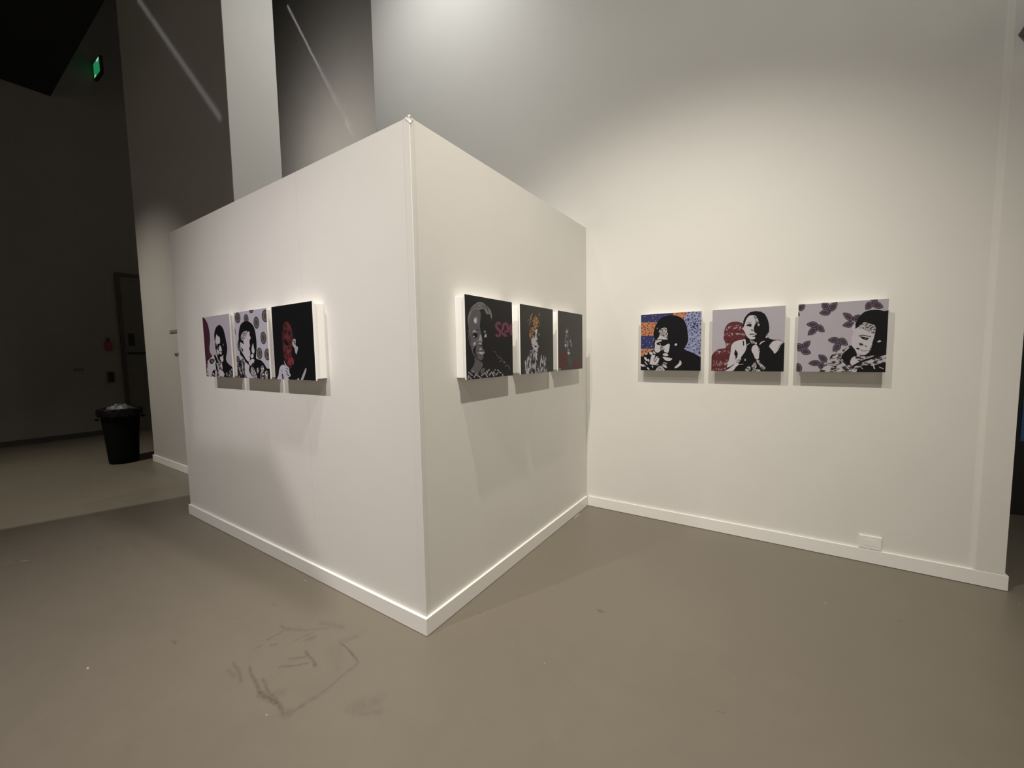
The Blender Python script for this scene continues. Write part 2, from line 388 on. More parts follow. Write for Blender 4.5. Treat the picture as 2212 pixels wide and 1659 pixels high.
def leaf(tx, ty, bx, by, w):
    """pointed leaf from tip to base, three nested outlines"""
    t = np.array([tx, ty], float); b = np.array([bx, by], float); d = b - t; n = np.array([-d[1], d[0]]); n /= np.linalg.norm(n) + 1e-9
    prof = [(0, 0), (.12, .42), (.3, .8), (.5, 1), (.72, .98), (.9, .68), (1, .2)]
    def ring(k, wk):
        c = t + d * .56
        pts = [t + d * a + n * w * p for a, p in prof] + [t + d * a - n * w * p for a, p in prof[:0:-1]]
        return [tuple(c + (p - c) * k * (1 if wk else 1)) for p in pts]
    return ring(1, 1), ring(.84, 1), ring(.42, 1)

ART_G = 'square portrait prints on deep white boards'
ZA, ZB = 1.8065 - SIZE / 2, 1.8295 - SIZE / 2

# --- wall print 1: child with starred bands
st_r = [(1160,150),(1240,140),(1320,160),(1380,170),(1135,215),(1225,200),(1280,220),(1230,258),(1370,230),(1295,295),(1340,285),(1310,335),(1365,335),(1408,330),(1250,355),(1150,390),(1210,375),(1345,390),(1400,390),(1190,415),(1130,440),(1330,440),(1215,465),(1345,475),(1290,490),(1175,525),(1225,515),(1330,520),(1395,515),(1275,548),(1215,575),(1320,572),(1395,575),(1225,620),(1345,640),(1185,710),(1265,705),(1230,740),(1350,750),(1400,735),(1365,800),(1155,825),(1300,825),(1255,850),(1392,845),(1130,880),(1080,885),(1320,915),(1370,915),(1260,935),(1090,310)]
st_o = [(165,390),(310,382),(445,380),(378,400),(275,420),(200,428),(380,443),(410,468),(222,462),(280,475),(158,468),(230,505),(298,512),(172,545),(238,570),(365,560),(318,578),(200,605),(300,622),(280,930),(240,965),(165,970),(912,175),(1015,165),(1085,180),(1045,262)]
sp_n = [(395,205),(460,208),(225,225),(310,330),(450,320),(400,260),(540,235),(660,215),(210,685),(405,695),(400,735),(265,745),(325,775),(180,820),(270,880),(365,858)]
artwork('square portrait print, head before orange and navy starred bands, periwinkle stars', ART_G, (.8965, D, ZA), 0,
  [(148,190),(1428,122),(1394,1372),(130,1362)], 'peri', [
  ('navy', [[(140,180),(840,145),(830,220),(480,355),(140,352)], [(130,632),(420,632),(430,905),(130,905)]], 0),
  ('orange', [[(130,352),(540,345),(430,632),(130,632)], [(130,905),(440,905),(360,1000),(120,1070)], [(830,140),(1112,120),(1095,235),(1020,290),(830,230)]], 0),
  ('star_navy', [star(x, y, 23, x * .7) for x, y in st_r] + [star(1145,300,40,.2), star(1280,388,44,.5), star(1260,448,42,.1), star(1375,995,38,.3), star(1330,430,34,.9)], 0),
  ('maroon_star', [star(x, y, 21, x * .9) for x, y in st_o], 0),
  ('speck', [ell(x, y, 9, 9, 0, 8) for x, y in sp_n], 0),
  ('black', [[(405,610),(420,520),(450,425),(500,335),(560,270),(640,225),(760,205),(880,208),(980,245),(1050,300),(1090,370),(1115,450),(1130,560),(1142,680),(1135,760),(1100,840),(1048,908),(1090,940),(1250,1000),(1420,1090),(1420,1400),(100,1400),(110,1075),(190,1040),(270,1000),(340,955),(405,935),(425,850),(410,780),(430,700)]], 0),
  ('grain', [[(535,510),(600,472),(660,458),(697,500),(690,560),(718,590),(700,650),(708,725),(650,705),(600,650),(520,665),(545,590),(520,560)], [(545,880),(620,850),(650,880),(610,935),(550,935)], [(470,705),(560,690),(580,715),(500,720),(440,745)]], 1),
  ('skin', [[(515,668),(560,638),(625,660),(690,690),(640,716),(560,700),(495,705)],
            [(440,765),(500,728),(580,728),(572,752),(520,768),(468,795),(500,828),(570,836),(555,868),(545,910),(550,955),(500,988),(450,975),(425,930),(438,850)],
            [(608,878),(680,822),(748,808),(742,900),(720,985),(690,990),(628,965),(642,900)],
            [(598,1032),(635,1004),(692,1006),(718,1052),(650,1060)], [(596,1078),(680,1088),(770,1104),(802,1124),(740,1168),(655,1152),(622,1115)],
            [(850,832),(888,790),(908,830),(872,846)], [(315,988),(345,965),(388,1000),(382,1032),(332,1026)], [(392,960),(440,985),(448,1018),(405,1005)],
            [(848,1300),(900,1250),(948,1200),(960,1152),(992,1185),(990,1238),(930,1292),(868,1318)],
            [(600,1250),(640,1240),(690,1300),(660,1312),(600,1272)], [(612,1190),(690,1210),(690,1222),(620,1206)], [(590,1225),(640,1230),(680,1262),(610,1248)],
            [(480,488),(500,458),(498,480),(482,498)], [(362,1265),(395,1270),(385,1312)]], 1),
  ('skin', [[(318,1220),(345,1110),(358,1050),(390,1030),(442,1046),(432,1092),(398,1155),(406,1164),(470,1066),(498,1072),(482,1112),(416,1184),(436,1188),(505,1094),(532,1108),(502,1210),(440,1240),(520,1240),(500,1256),(350,1242)],
            ell(240,1122,52,24,52), ell(295,1152,30,22,80), ell(256,1020,28,12,-30), ell(165,1258,42,24,35), ell(245,1210,50,10,52), ell(215,1262,34,8,45), ell(290,1325,34,16,45), ell(180,1060,12,9),
            [(448,1352),(500,1288),(572,1258),(632,1338),(640,1372),(450,1372)]], 0),
  ('black', [stroke([(480,1350),(540,1310),(600,1365)], 14), stroke([(500,1300),(560,1290)], 9), stroke([(560,1370),(545,1330),(520,1345)], 9), stroke([(560,1260),(610,1340)], 10),
             [(470,790),(540,780),(568,800),(560,825),(500,815)], stroke([(600,1000),(720,1000)], 8)], 0),
  ('pale', [ell(545,806,16,9,20), ell(884,818,12,12)], 0)])

# --- wall print 2: figure with raised hands beside a red lace shape
artwork('square portrait print of a figure with raised hands beside a red lace shape', ART_G, (1.5345, D, ZA), 0,
  [(132,178),(1508,104),(1452,1336),(98,1316)], 'lav', [
  ('red', [[(372,892),(386,850),(365,780),(334,710),(345,660),(350,580),(365,520),(400,460),(460,415),(540,398),(620,402),(690,430),(730,470),(770,600),(770,740),(700,760),(560,790),(520,860),(500,960),(480,1060),(450,1160),(420,1260),(405,1340),(80,1330),(98,1210),(105,1060),(130,1000),(190,940),(260,905)]], 1),
  ('lace', [[(400,490),(440,470),(500,450),(560,470),(640,440),(690,520),(700,560),(560,535),(440,560),(370,560)], [(352,620),(450,600),(560,610),(700,620),(740,600),(745,660),(640,645),(520,640),(470,690),(420,650),(352,655)],
            [(200,945),(300,935),(420,930),(470,930),(470,1000),(400,960),(280,970),(210,1020),(180,975)], [(130,1120),(160,1110),(170,1180),(210,1120),(230,1190),(280,1110),(310,1190),(370,1100),(420,1120),(410,1220),(120,1230)],
            [(105,1285),(200,1260),(280,1280),(400,1255),(400,1300),(105,1310)], [(375,800),(400,790),(430,800),(460,790),(440,880),(380,885)]], 0),
  ('black', [[(718,600),(705,480),(710,390),(740,320),(790,260),(850,220),(940,203),(1040,215),(1110,255),(1150,320),(1180,400),(1195,500),(1190,600),(1182,690),(1205,722),(1260,740),(1340,745),(1420,770),(1480,805),(1475,1000),(1470,1360),(390,1345),(380,1285),(520,1200),(560,1140),(640,1080),(740,960),(765,880),(745,740),(750,640)]], 0),
  ('skin', [[(690,525),(716,500),(740,430),(770,350),(820,292),(890,278),(940,290),(965,335),(948,420),(920,470),(905,530),(915,598),(962,630),(935,652),(900,680),(932,690),(918,724),(870,732),(830,726),(770,672),(738,604),(716,562)],
            [(742,728),(756,800),(766,870),(745,935),(700,1010),(640,1085),(580,1145),(525,1195),(470,1218),(395,1262),(408,1190),(440,1080),(468,960),(478,860),(520,792),(590,756),(680,738)],
            [(360,1320),(440,1270),(520,1200),(570,1158),(622,1190),(560,1250),(500,1318)],
            [(860,905),(890,850),(940,833),(982,870),(1012,930),(1000,1000),(992,1080),(960,1114),(920,1080),(890,1005),(864,960)],
            [(1008,828),(1030,790),(1080,764),(1112,768),(1052,800),(1020,832)], [(1188,862),(1230,800),(1290,758),(1370,758),(1455,790),(1400,850),(1362,930),(1290,1002),(1262,958),(1240,935),(1212,900)],
            [(1122,705),(1155,640),(1190,612),(1214,725),(1170,700)], [(924,800),(950,790),(960,820),(935,830)]], 1),
  ('grain', [[(888,280),(950,296),(992,380),(1000,420),(940,425),(930,350)], [(940,1120),(985,1108),(1032,1180),(1112,1262),(1090,1298),(1040,1282),(1000,1222)], [(832,740),(900,765),(935,790),(885,818),(848,790)],
             [(860,1222),(920,1158),(952,1220),(920,1292),(870,1272)], [(738,1290),(800,1230),(842,1272),(800,1332),(750,1322)], [(880,1300),(1000,1290),(1010,1330),(880,1332)], [(968,462),(995,436),(1018,460),(1000,490)], [(575,1135),(640,1085),(670,1080),(620,1160)], [(985,880),(1015,930),(1005,1010),(985,960)], [(720,1110),(745,1095),(750,1130),(730,1135)]], 1),
  ('black', [[(756,482),(790,450),(830,434),(866,446),(860,492),(830,498),(798,480)], [(850,546),(890,552),(902,578),(850,562)], [(806,638),(840,624),(960,628),(930,640),(850,648)], [(860,676),(930,664),(905,686)],
             [(556,912),(602,990),(592,1050),(560,1115),(556,1050),(530,1000)], [(694,758),(716,758),(722,830),(704,866)], stroke([(770,432),(800,414),(862,408)], 7), stroke([(1440,795),(1380,860),(1340,930)], 7), stroke([(1290,760),(1370,745),(1460,785)], 6),
             stroke([(1162,640),(1170,705)], 8), stroke([(1184,625),(1196,715)], 7), stroke([(395,1262),(470,1240),(525,1198)], 12), stroke([(935,800),(945,1100)], 0.5)], 0),
  ('skin', [stroke([(768,842),(825,802)], 11), stroke([(600,1188),(650,1200),(702,1190)], 9), ell(832,462,6,6), ell(852,640,4,3)], 0)])

# --- wall print 3: figure under a leaf pattern
lv = [(255,208,120,285,60),(150,405,110,330,30),(540,165,650,285,66),(808,168,662,312,62),(492,352,690,338,56),(1470,60,1395,168,75),(1285,303,1395,175,62),(1594,270,1395,188,62),(898,352,1072,478,58),(888,572,1092,538,56),(1215,392,1075,490,58),(268,545,468,552,54),(585,678,445,565,58),(290,732,450,605,58),(340,828,196,965,58),(70,880,206,985,72),(352,1042,176,990,60),(636,820,838,822,56),(980,912,832,800,62),(722,1018,850,878,62),(475,1070,618,1190,60),(300,1218,506,1208,52),(545,1340,510,1200,58),(160,1400,95,1215,70)]
LV = [leaf(*a) for a in lv]
artwork('square portrait print, smiling figure leaning before dark three-petal leaves', ART_G, (2.170, D, ZA), 0,
  [(138,200),(1690,115),(1612,1377),(92,1358)], 'lav', [
  ('leaf_o', [a[0] for a in LV], 0), ('leaf', [a[1] for a in LV], 0), ('leaf_o', [[(p[0], p[1]) for p in leaf(t[0] + (t[2]-t[0])*.22, t[1] + (t[3]-t[1])*.22, t[2] - (t[2]-t[0])*.18, t[3] - (t[3]-t[1])*.18, t[4] * .52)[0]] for t in lv], 0),
  ('leaf_c', [leaf(t[0] + (t[2]-t[0])*.27, t[1] + (t[3]-t[1])*.27, t[2] - (t[2]-t[0])*.23, t[3] - (t[3]-t[1])*.23, t[4] * .40)[0] for t in lv], 0),
  ('cloth', [[(480,1375),(540,1310),(590,1250),(660,1130),(720,1050),(820,990),(960,930),(1040,905),(1100,1000),(1150,1100),(1300,1080),(1660,1030),(1640,1400)]], 0),
  ('black', [[(1100,645),(1108,560),(1150,470),(1200,400),(1260,345),(1350,315),(1480,306),(1600,328),(1700,370),(1660,900),(1650,1040),(1400,1090),(1250,1100),(1180,1080),(1120,900)],
             [(890,1060),(1000,960),(1048,915),(1112,1010),(1132,1090),(1060,1112),(1018,1182),(1050,1262),(960,1222),(878,1132)]], 1),
  ('skin', [[(1042,885),(1048,780),(1080,682),(1104,632),(1180,588),(1262,518),(1340,540),(1440,582),(1452,660),(1430,765),(1400,862),(1372,960),(1300,1062),(1220,1082),(1150,1052),(1100,985),(1058,935)],
            [(1058,584),(1098,543),(1112,600),(1088,652),(1050,655)], [(1016,1192),(1090,1100),(1122,1168),(1192,1202),(1062,1262)]], 1),
  ('grain', [[(1160,606),(1250,522),(1340,540),(1450,582),(1440,705),(1350,692),(1260,642)], [(1475,852),(1520,828),(1548,850),(1500,868)], [(1170,870),(1245,880),(1230,925),(1180,910)], [(1360,960),(1400,860),(1372,985),(1320,1050)]], 1),
  ('black', [stroke([(1165,752),(1240,738),(1375,768)], 13), [(1178,758),(1250,768),(1345,790),(1300,828),(1228,802)], stroke([(1198,988),(1250,1012),(1312,1004)], 9), [(1120,958),(1168,956),(1184,986),(1132,982)], stroke([(1180,905),(1240,898)], 14), stroke([(1270,915),(1300,940)], 12),
             stroke([(1060,1275),(1200,1195),(1400,1128),(1640,1058)], 34), [(1120,1380),(1140,1300),(1250,1250),(1400,1262),(1640,1200),(1640,1400)], stroke([(830,1130),(1040,1340)], 10), stroke([(640,1250),(850,1240)], 6), stroke([(640,1215),(820,1205)], 6), stroke([(700,1080),(840,1050)], 6), stroke([(660,1150),(840,1110)], 6)], 0),
  ('skin', [stroke([(1410,1255),(1432,1318)], 20), stroke([(1510,1285),(1582,1315)], 13), stroke([(1190,1280),(1232,1318)], 10), stroke([(1300,1200),(1400,1185)], 8), stroke([(1450,1170),(1620,1120)], 8), stroke([(1560,1150),(1610,1160)], 10), stroke([(860,1170),(1000,1320)], 12), stroke([(690,1345),(790,1325)], 12), stroke([(1080,1310),(1120,1290)], 10), ell(1278,795,8,6)], 0)])

# --- partition side print 1: face with "seo" lettering
ring = lambda cx, cy, rx, ry, a0, a1, n=14: [(cx + rx * math.cos(math.radians(a0 + (a1 - a0) * i / n)), cy - ry * math.sin(math.radians(a0 + (a1 - a0) * i / n))) for i in range(n + 1)]
artwork('square black portrait print, grey smiling face with magenta letters "seo"', ART_G, (0, .606, ZB), math.pi / 2,
  [(22,66),(858,215),(868,1516),(42,1592)], 'offblack', [
  ('g2', [[(84,600),(74,520),(95,410),(140,310),(220,235),(280,208),(350,225),(410,280),(470,340),(500,430),(500,515),(480,475),(468,425),(430,430),(395,400),(350,330),(300,345),(240,355),(190,360),(135,410),(112,480),(100,570),(100,740),(84,740),(92,680)]], 1),
  ('g1', [[(100,640),(94,560),(112,470),(140,400),(200,350),(260,340),(300,390),(303,480),(290,600),(292,690),(320,830),(330,900),(322,960),(332,1020),(370,1100),(340,1150),(347,1190),(300,1250),(240,1240),(200,1180),(160,1130),(120,990),(92,900),(80,800),(100,720)],
          [(190,1190),(240,1245),(310,1275),(334,1330),(300,1390),(272,1440),(240,1492),(160,1460),(110,1425),(160,1350),(188,1280)], [(300,1400),(370,1385),(350,1450),(300,1490)]], 1),
  ('g3', [[(178,545),(198,482),(230,478),(246,540),(230,592),(200,586)], [(158,745),(180,702),(232,742),(190,748)], [(262,880),(285,800),(305,785),(318,840),(322,905),(285,895),(215,900)], [(164,965),(186,918),(218,925),(192,982)], [(252,945),(290,922),(318,945),(282,968)],
          [(240,1096),(310,1090),(368,1102),(340,1132),(298,1136)], [(268,1042),(300,1018),(318,1050),(286,1068)], [(355,752),(375,712),(390,742)], [(360,830),(375,790),(395,765),(408,828),(372,836)]], 1),
  ('black', [[(152,795),(190,750),(248,770),(242,812),(222,848),(190,842)], [(232,965),(215,1010),(205,1080),(212,1130),(250,1190),(215,1180),(165,1092),(165,1050),(190,1008)], stroke([(222,1075),(262,1080),(335,1086)], 9), stroke([(262,965),(322,990)], 14), stroke([(100,800),(112,860),(118,910)], 12), stroke([(215,1200),(300,1255)], 10), stroke([(230,700),(270,700)], 12),
             stroke([(300,260),(360,300),(390,380)], 9), stroke([(330,240),(420,330),(440,410)], 8), stroke([(380,270),(460,370)], 7), stroke([(120,370),(180,300),(270,270)], 8), stroke([(150,380),(230,310),(300,300)], 7), stroke([(210,260),(300,235)], 6)], 0),
  ('pale', [[(168,812),(184,803),(198,832),(182,826)], ell(205,540,20,36), ell(300,1112,22,10), ell(180,945,10,16,20), ell(380,805,8,14,20)], 0),
  ('magenta', [stroke([(652,612),(628,580),(596,584),(578,616),(582,660),(610,694),(640,726),(650,770),(632,806),(600,812),(566,786)], 50), stroke(ring(738,698,48,108,-8,300), 50), stroke([(700,728),(792,736)], 40), stroke([(872,600),(846,620),(832,690),(838,770),(872,806)], 46)], 0),
  ('g3', [stroke(s, 20) for s in [[(75,1450),(150,1515)],[(60,1575),(85,1500)],[(88,1530),(128,1582)],[(170,1552),(225,1470)],[(220,1500),(302,1562)],[(300,1522),(372,1460)],[(370,1462),(412,1542)],[(395,1430),(415,1480)],[(412,1440),(452,1405)],[(440,1512),(490,1450)],[(490,1460),(532,1532)],[(512,1440),(542,1490)],[(556,1512),(602,1465)],[(540,1412),(562,1420)],[(590,1410),(612,1440)],[(620,1450),(657,1470)],[(680,1490),(686,1528)],[(130,1452),(172,1430)]]], 0),
  ('g2', [stroke(s, 9) for s in [[(525,1090),(545,1085)],[(555,1095),(570,1110)],[(572,1140),(590,1165)],[(600,1200),(620,1170),(650,1205),(685,1260)],[(600,1195),(612,1215)],[(740,1330),(735,1365)],[(740,1335),(770,1325)],[(770,1340),(805,1365),(800,1415)]]] + [ell(645,1262,12,10), ell(712,1280,20,14,30), ell(788,1350,10,12)], 0)])

# --- partition side print 2: gold head wrap
artwork('square black portrait print, pale half face under a gold patterned head wrap', ART_G, (0, 1.2635, ZB), math.pi / 2,
  [(42,48),(772,175),(772,1540),(45,1615)], 'charcoal', [
  ('gold', [[(262,592),(330,520),(318,440),(355,360),(388,305),(430,350),(462,440),(472,490),(430,560),(400,592),(360,650),(352,692),(302,772),(270,855),(243,730),(250,650)], [(268,400),(258,350),(300,282),(332,268),(302,360),(272,470),(238,535),(255,450)], [(452,312),(465,263),(488,270),(476,322)], [(438,372),(472,353),(456,388)], [(448,485),(487,485),(450,545)], [(208,425),(242,388),(230,432)]], 1),
  ('skin', [[(368,645),(415,603),(427,660),(405,740),(411,780),(427,830),(402,860),(392,884),(417,890),(437,960),(456,985),(430,1040),(425,1112),(370,1085),(320,1010),(295,930),(290,850),(308,795),(355,795),(376,740),(382,690)], [(368,1110),(420,1140),(410,1220),(420,1302),(388,1260)]], 1),
  ('dress', [[(138,1320),(180,1272),(220,1190),(260,1130),(325,1038),(350,1100),(370,1180),(382,1280),(402,1380),(442,1440),(410,1582),(168,1605),(148,1450)], [(505,1175),(514,1250),(540,1220),(570,1183),(612,1240),(600,1400),(622,1552),(430,1582),(460,1450),(484,1320)]], 1),
  ('skin', [[(140,1320),(165,1300),(180,1600),(165,1600),(150,1450)], [(200,1270),(235,1230),(210,1360),(185,1350)], stroke([(508,1185),(478,1450)], 18), stroke([(330,1060),(350,1150)], 14), [(190,1480),(240,1460),(220,1590),(180,1595)], stroke([(572,1290),(572,1370)], 16)], 0),
  ('black', [[(352,958),(400,984),(447,974),(402,998),(364,1004)], stroke([(300,935),(330,955)], 8), stroke([(385,880),(412,884)], 10), [(165,1340),(185,1270),(188,1350)]], 0),
  ('g3', [[(318,742),(346,762),(338,795),(318,772)], [(448,735),(470,698),(477,720),(455,752)], ell(268,1088,14,18)], 1)])

# --- partition side print 3: dim face and red cloth
artwork('square charcoal portrait print, dim face above dull red cloth', ART_G, (0, 1.908, ZB), math.pi / 2,
  [(58,50),(690,170),(682,1575),(58,1630)], 'charcoal', [
  ('dim_red', [[(80,1250),(130,1170),(210,1098),(252,1110),(280,1180),(290,1300),(302,1420),(260,1532),(150,1562),(76,1490)], [(458,1392),(560,1340),(634,1298),(622,1562),(365,1595),(350,1542),(452,1540)]], 1),
  ('g0', [[(232,525),(278,498),(328,540),(352,640),(374,720),(352,800),(332,900),(320,1010),(350,1090),(330,1130),(300,1110),(250,1060),(225,960),(228,860),(245,700)], [(355,860),(385,750),(402,760),(405,860),(430,940),(408,1028),(370,960)], [(298,1215),(358,1240),(340,1284),(303,1272)], [(305,1420),(320,1300),(400,1290),(425,1400),(410,1450),(350,1480)]], 1),
  ('g2', [[(255,615),(285,560),(325,560),(322,600),(298,665),(268,660)], [(246,725),(268,698),(300,700),(288,750)], [(228,775),(250,775),(246,806)], [(290,905),(302,850),(322,850),(318,1000),(288,1015)], [(302,1072),(338,1058),(348,1110),(315,1118)], [(358,872),(380,815),(402,900),(370,905)], [(228,850),(265,845),(280,890),(250,915)], [(372,925),(420,930),(404,1020)]], 1),
  ('g3', [[(262,610),(285,575),(305,600),(292,645),(272,640)], [(226,945),(278,928),(262,1012),(236,1002)], [(292,1142),(332,1132),(370,1158),(350,1206),(320,1212)], [(288,990),(308,960),(318,1000),(295,1012)], [(252,722),(272,704),(282,735)], [(368,865),(380,835),(390,870)]], 1),
  ('pale', [[(84,1565),(112,1565),(116,1606),(92,1608)], ell(240,782,7,10), ell(330,1165,14,16), ell(250,960,10,20)], 0),
  ('black', [stroke([(235,905),(280,905)], 14), stroke([(300,1022),(345,1030)], 16), stroke([(300,1124),(345,1128)], 10)], 0)])

# --- partition front print 1: maroon crescent
artwork('square portrait print of a figure in patterned shirt beside a maroon crescent', ART_G, (-2.444, 0, ZB), 0,
  [(81,178),(722,97),(825,1601),(193,1571)], 'lav', [
  ('maroon', [[(70,178),(112,184),(150,225),(200,310),(240,450),(265,620),(268,760),(255,900),(266,1000),(300,1060),(332,1105),(290,1150),(260,1210),(240,1300),(250,1590),(180,1590),(130,1000),(100,560)]], 1),
  ('cloth', [[(198,1590),(200,1340),(215,1210),(270,1140),(350,1070),(400,1090),(460,1180),(540,1260),(580,1420),(640,1610)]], 0),
  ('black', [[(373,650),(375,540),(400,450),(440,390),(490,365),(540,390),(590,470),(625,600),(655,750),(680,890),(676,1020),(655,1140),(665,1220),(740,1310),(810,1380),(840,1620),(620,1610),(570,1420),(550,1270),(470,1180),(435,1050),(412,960),(392,880),(385,760)], [(366,1092),(400,1078),(465,1230),(432,1258)], [(318,1430),(368,1418),(404,1535),(362,1502)], [(400,1280),(430,1290),(470,1480),(430,1440)]], 1),
  ('skin', [[(402,700),(428,585),(450,625),(502,660),(508,795),(440,812),(398,785)], [(428,935),(460,960),(492,992),(472,1072),(440,1025)], [(482,962),(500,848),(540,900),(553,982),(520,988)], [(498,1022),(530,998),(554,1032),(520,1064)], [(508,1132),(540,1112),(592,1078),(582,1132),(594,1192),(562,1244),(530,1202)],
            [(225,1220),(300,1130),(365,1150),(392,1250),(395,1380),(335,1450),(300,1560),(240,1570),(222,1330)], [(530,1290),(555,1270),(570,1400),(540,1380)], [(490,1450),(560,1440),(620,1530),(560,1580),(510,1530)]], 1),
  ('grain_d', [[(640,1500),(720,1470),(815,1375),(835,1600),(680,1605)], [(568,800),(606,850),(580,866)], [(400,820),(450,815),(490,830),(470,930),(420,900)], [(250,1190),(350,1160),(380,1230),(300,1290)]], 1),
  ('black', [[(455,810),(492,815),(488,862),(465,905)], stroke([(420,875),(440,905)], 20), [(468,1062),(500,1010),(505,1080),(490,1160)], stroke([(500,1060),(520,1075)], 16), stroke([(590,1240),(560,1262)], 6)], 0)])

# --- partition front print 2: dotted ground
dots = [(140,265,60,118),(325,290,52,105),(432,108,48,60),(545,370,60,132),(740,228,80,135),(698,697,62,136),(618,1030,60,126),(788,1050,66,126),(178,870,40,120),(145,1190,52,106),(88,560,8,70)]
artwork('square portrait print of a figure before grey ringed dots', ART_G, (-1.808, 0, ZB), 0,
  [(50,155),(750,54),(854,1575),(151,1558)], 'lav2', [
  ('dot_o', [ell(*d, -4) for d in dots], 0), ('dot', [ell(x, y, rx * .80, ry * .84, -4) for x, y, rx, ry in dots], 0),
  ('dot_c', [ell(x, y, rx * .42, ry * .46, -4) for x, y, rx, ry in dots], 0),
  ('black', [[(165,700),(165,600),(190,450),(230,380),(300,340),(380,345),(440,390),(490,460),(520,560),(545,720),(555,900),(545,1080),(562,1150),(640,1170),(720,1250),(780,1350),(850,1370),(870,1600),(380,1590),(340,1300),(300,1180),(240,1100),(200,1060),(196,990),(205,900),(165,800)]], 1),
  ('cloth_d', [[(125,1230),(200,1180),(270,1140),(312,1300),(365,1580),(140,1580)]], 0),
  ('skin', [[(203,790),(240,810),(280,832),(265,760),(300,700),(340,600),(396,558),(402,640),(427,700),(400,760),(412,880),(388,920),(416,1000),(410,1182),(370,1204),(320,1142),(260,1040),(215,962),(204,870)],
            [(448,925),(475,815),(492,890),(512,980),(490,1034),(455,1002)], [(418,1105),(460,1038),(494,1070),(470,1134)], [(388,1232),(440,1160),(502,1158),(502,1212),(440,1294),(398,1262)], [(303,1222),(380,1260),(404,1300),(392,1400),(432,1480),(474,1590),(362,1580),(310,1400)], [(545,1130),(556,1085),(585,1150)]], 1),
  ('grain', [[(213,650),(260,570),(352,548),(332,650),(272,742),(228,745)], [(428,1385),(480,1320),(562,1500),(572,1585),(480,1580)], [(558,1365),(590,1338),(602,1420),(572,1452)]], 1),
  ('cloth', [[(648,1350),(690,1285),(722,1400),(702,1590),(648,1590)], [(738,1435),(790,1400),(802,1560),(740,1580)]], 1),
  ('black', [[(228,888),(268,962),(256,1004),(222,940)], stroke([(440,1280),(480,1240)], 16), stroke([(400,1100),(440,1120)], 22), stroke([(300,1190),(400,1280)], 16)], 0)])

# --- partition front print 3: red face in the dark
artwork('square black portrait print of a red tinted face with pale ear and shirt', ART_G, (-1.1815, 0, ZB), 0,
  [(56,176),(696,81),(769,1376),(132,1344)], 'black', [
  ('face_red', [[(233,640),(240,540),(260,450),(300,412),(345,450),(380,530),(396,620),(403,700),(382,800),(387,880),(372,930),(410,1010),(422,1060),(412,1120),(370,1168),(320,1112),(280,1032),(250,900),(238,780)]], 1),
  ('face_red2', [[(305,895),(350,868),(382,930),(350,985),(412,1022),(417,1082),(380,1135),(330,1085),(298,1002)]], 1),
  ('black', [[(268,765),(300,722),(342,785),(300,806)], stroke([(300,940),(330,1000),(320,1060)], 10), stroke([(330,930),(370,950)], 9), stroke([(360,1130),(400,1120)], 8)], 0),
  ('g3', [[(392,762),(405,708),(430,693),(447,720),(442,770),(452,810),(482,830),(477,880),(460,944),(440,912),(430,852),(398,802)], [(602,1175),(617,1190),(592,1290),(560,1368),(528,1368),(550,1300)], [(475,1345),(495,1325),(505,1368),(480,1372)], [(265,1040),(280,1085),(312,1132),(300,1142),(272,1095)]], 1),
  ('lav2', [[(160,1360),(180,1280),(190,1190),(215,1130),(250,1113),(290,1130),(342,1160),(352,1240),(372,1290),(332,1322),(342,1375)]], 1),
  ('black', [[(228,1240),(252,1280),(264,1360),(244,1345)], stroke([(295,1165),(335,1190)], 9), stroke([(292,1200),(325,1245)], 10), stroke([(300,1250),(335,1290)], 9), stroke([(330,1270),(350,1300)], 9), stroke([(215,1200),(245,1215)], 6), ell(422,740,9,18,-10), ell(430,775,8,12)], 0)])

# ------------------------------------------------------------------ added flap, out of view, cutting the far lamp's beam along a straight line
bm = bmesh.new(); A_, B_ = Vector((-4.87, -1.23, 0)), Vector((-4.50, -.07, 0)); k = .085
e0 = F_LOC + (A_ + (B_ - A_) * -14 - F_LOC) * k; e1 = F_LOC + (A_ + (B_ - A_) * 6 - F_LOC) * k
off = Vector((1.1, -.35, .12)); th = Vector((0, 0, .004))
q = [e0, e1, e1 + off, e0 + off]
lo = [bm.verts.new(p - th) for p in q]; hi = [bm.verts.new(p) for p in q]
bm.faces.new(lo[::-1]); bm.faces.new(hi)
for i in range(4): bm.faces.new((lo[i], lo[(i + 1) % 4], hi[(i + 1) % 4], hi[i]))
c0 = (e0 + e1) / 2 + off * .5
box(bm, c0.x - .008, c0.x + .008, c0.y - .008, c0.y + .008, c0.z, 7.334)
tag(link('shade_flap', bm, M['black']), 'added black flap out of view, cutting the far lamp beam', 'flap')

bm = bmesh.new(); k = .2  # added plate, out of view, to shade the partition's lower left
q = [D_LOC + (Vector(p) - D_LOC) * k for p in ((-5.2, 0, .66), (-1.83, 0, .93), (-.75, 0, -.45), (-5.2, 0, -1.0))]
nrm = (q[1] - q[0]).cross(q[3] - q[0]).normalized() * .004
fr = [bm.verts.new(p) for p in q]; bk = [bm.verts.new(p + nrm) for p in q]
bm.faces.new(fr); bm.faces.new(bk[::-1])
for i in range(4): bm.faces.new((fr[i], fr[(i + 1) % 4], bk[(i + 1) % 4], bk[i]))
c0 = (q[0] + q[1]) / 2
box(bm, c0.x - .008, c0.x + .008, c0.y - .008, c0.y + .008, c0.z - .02, 7.334)
tag(link('shade_flap', bm, M['black']), 'added black plate out of view, shading the lower left of the partition', 'flap')

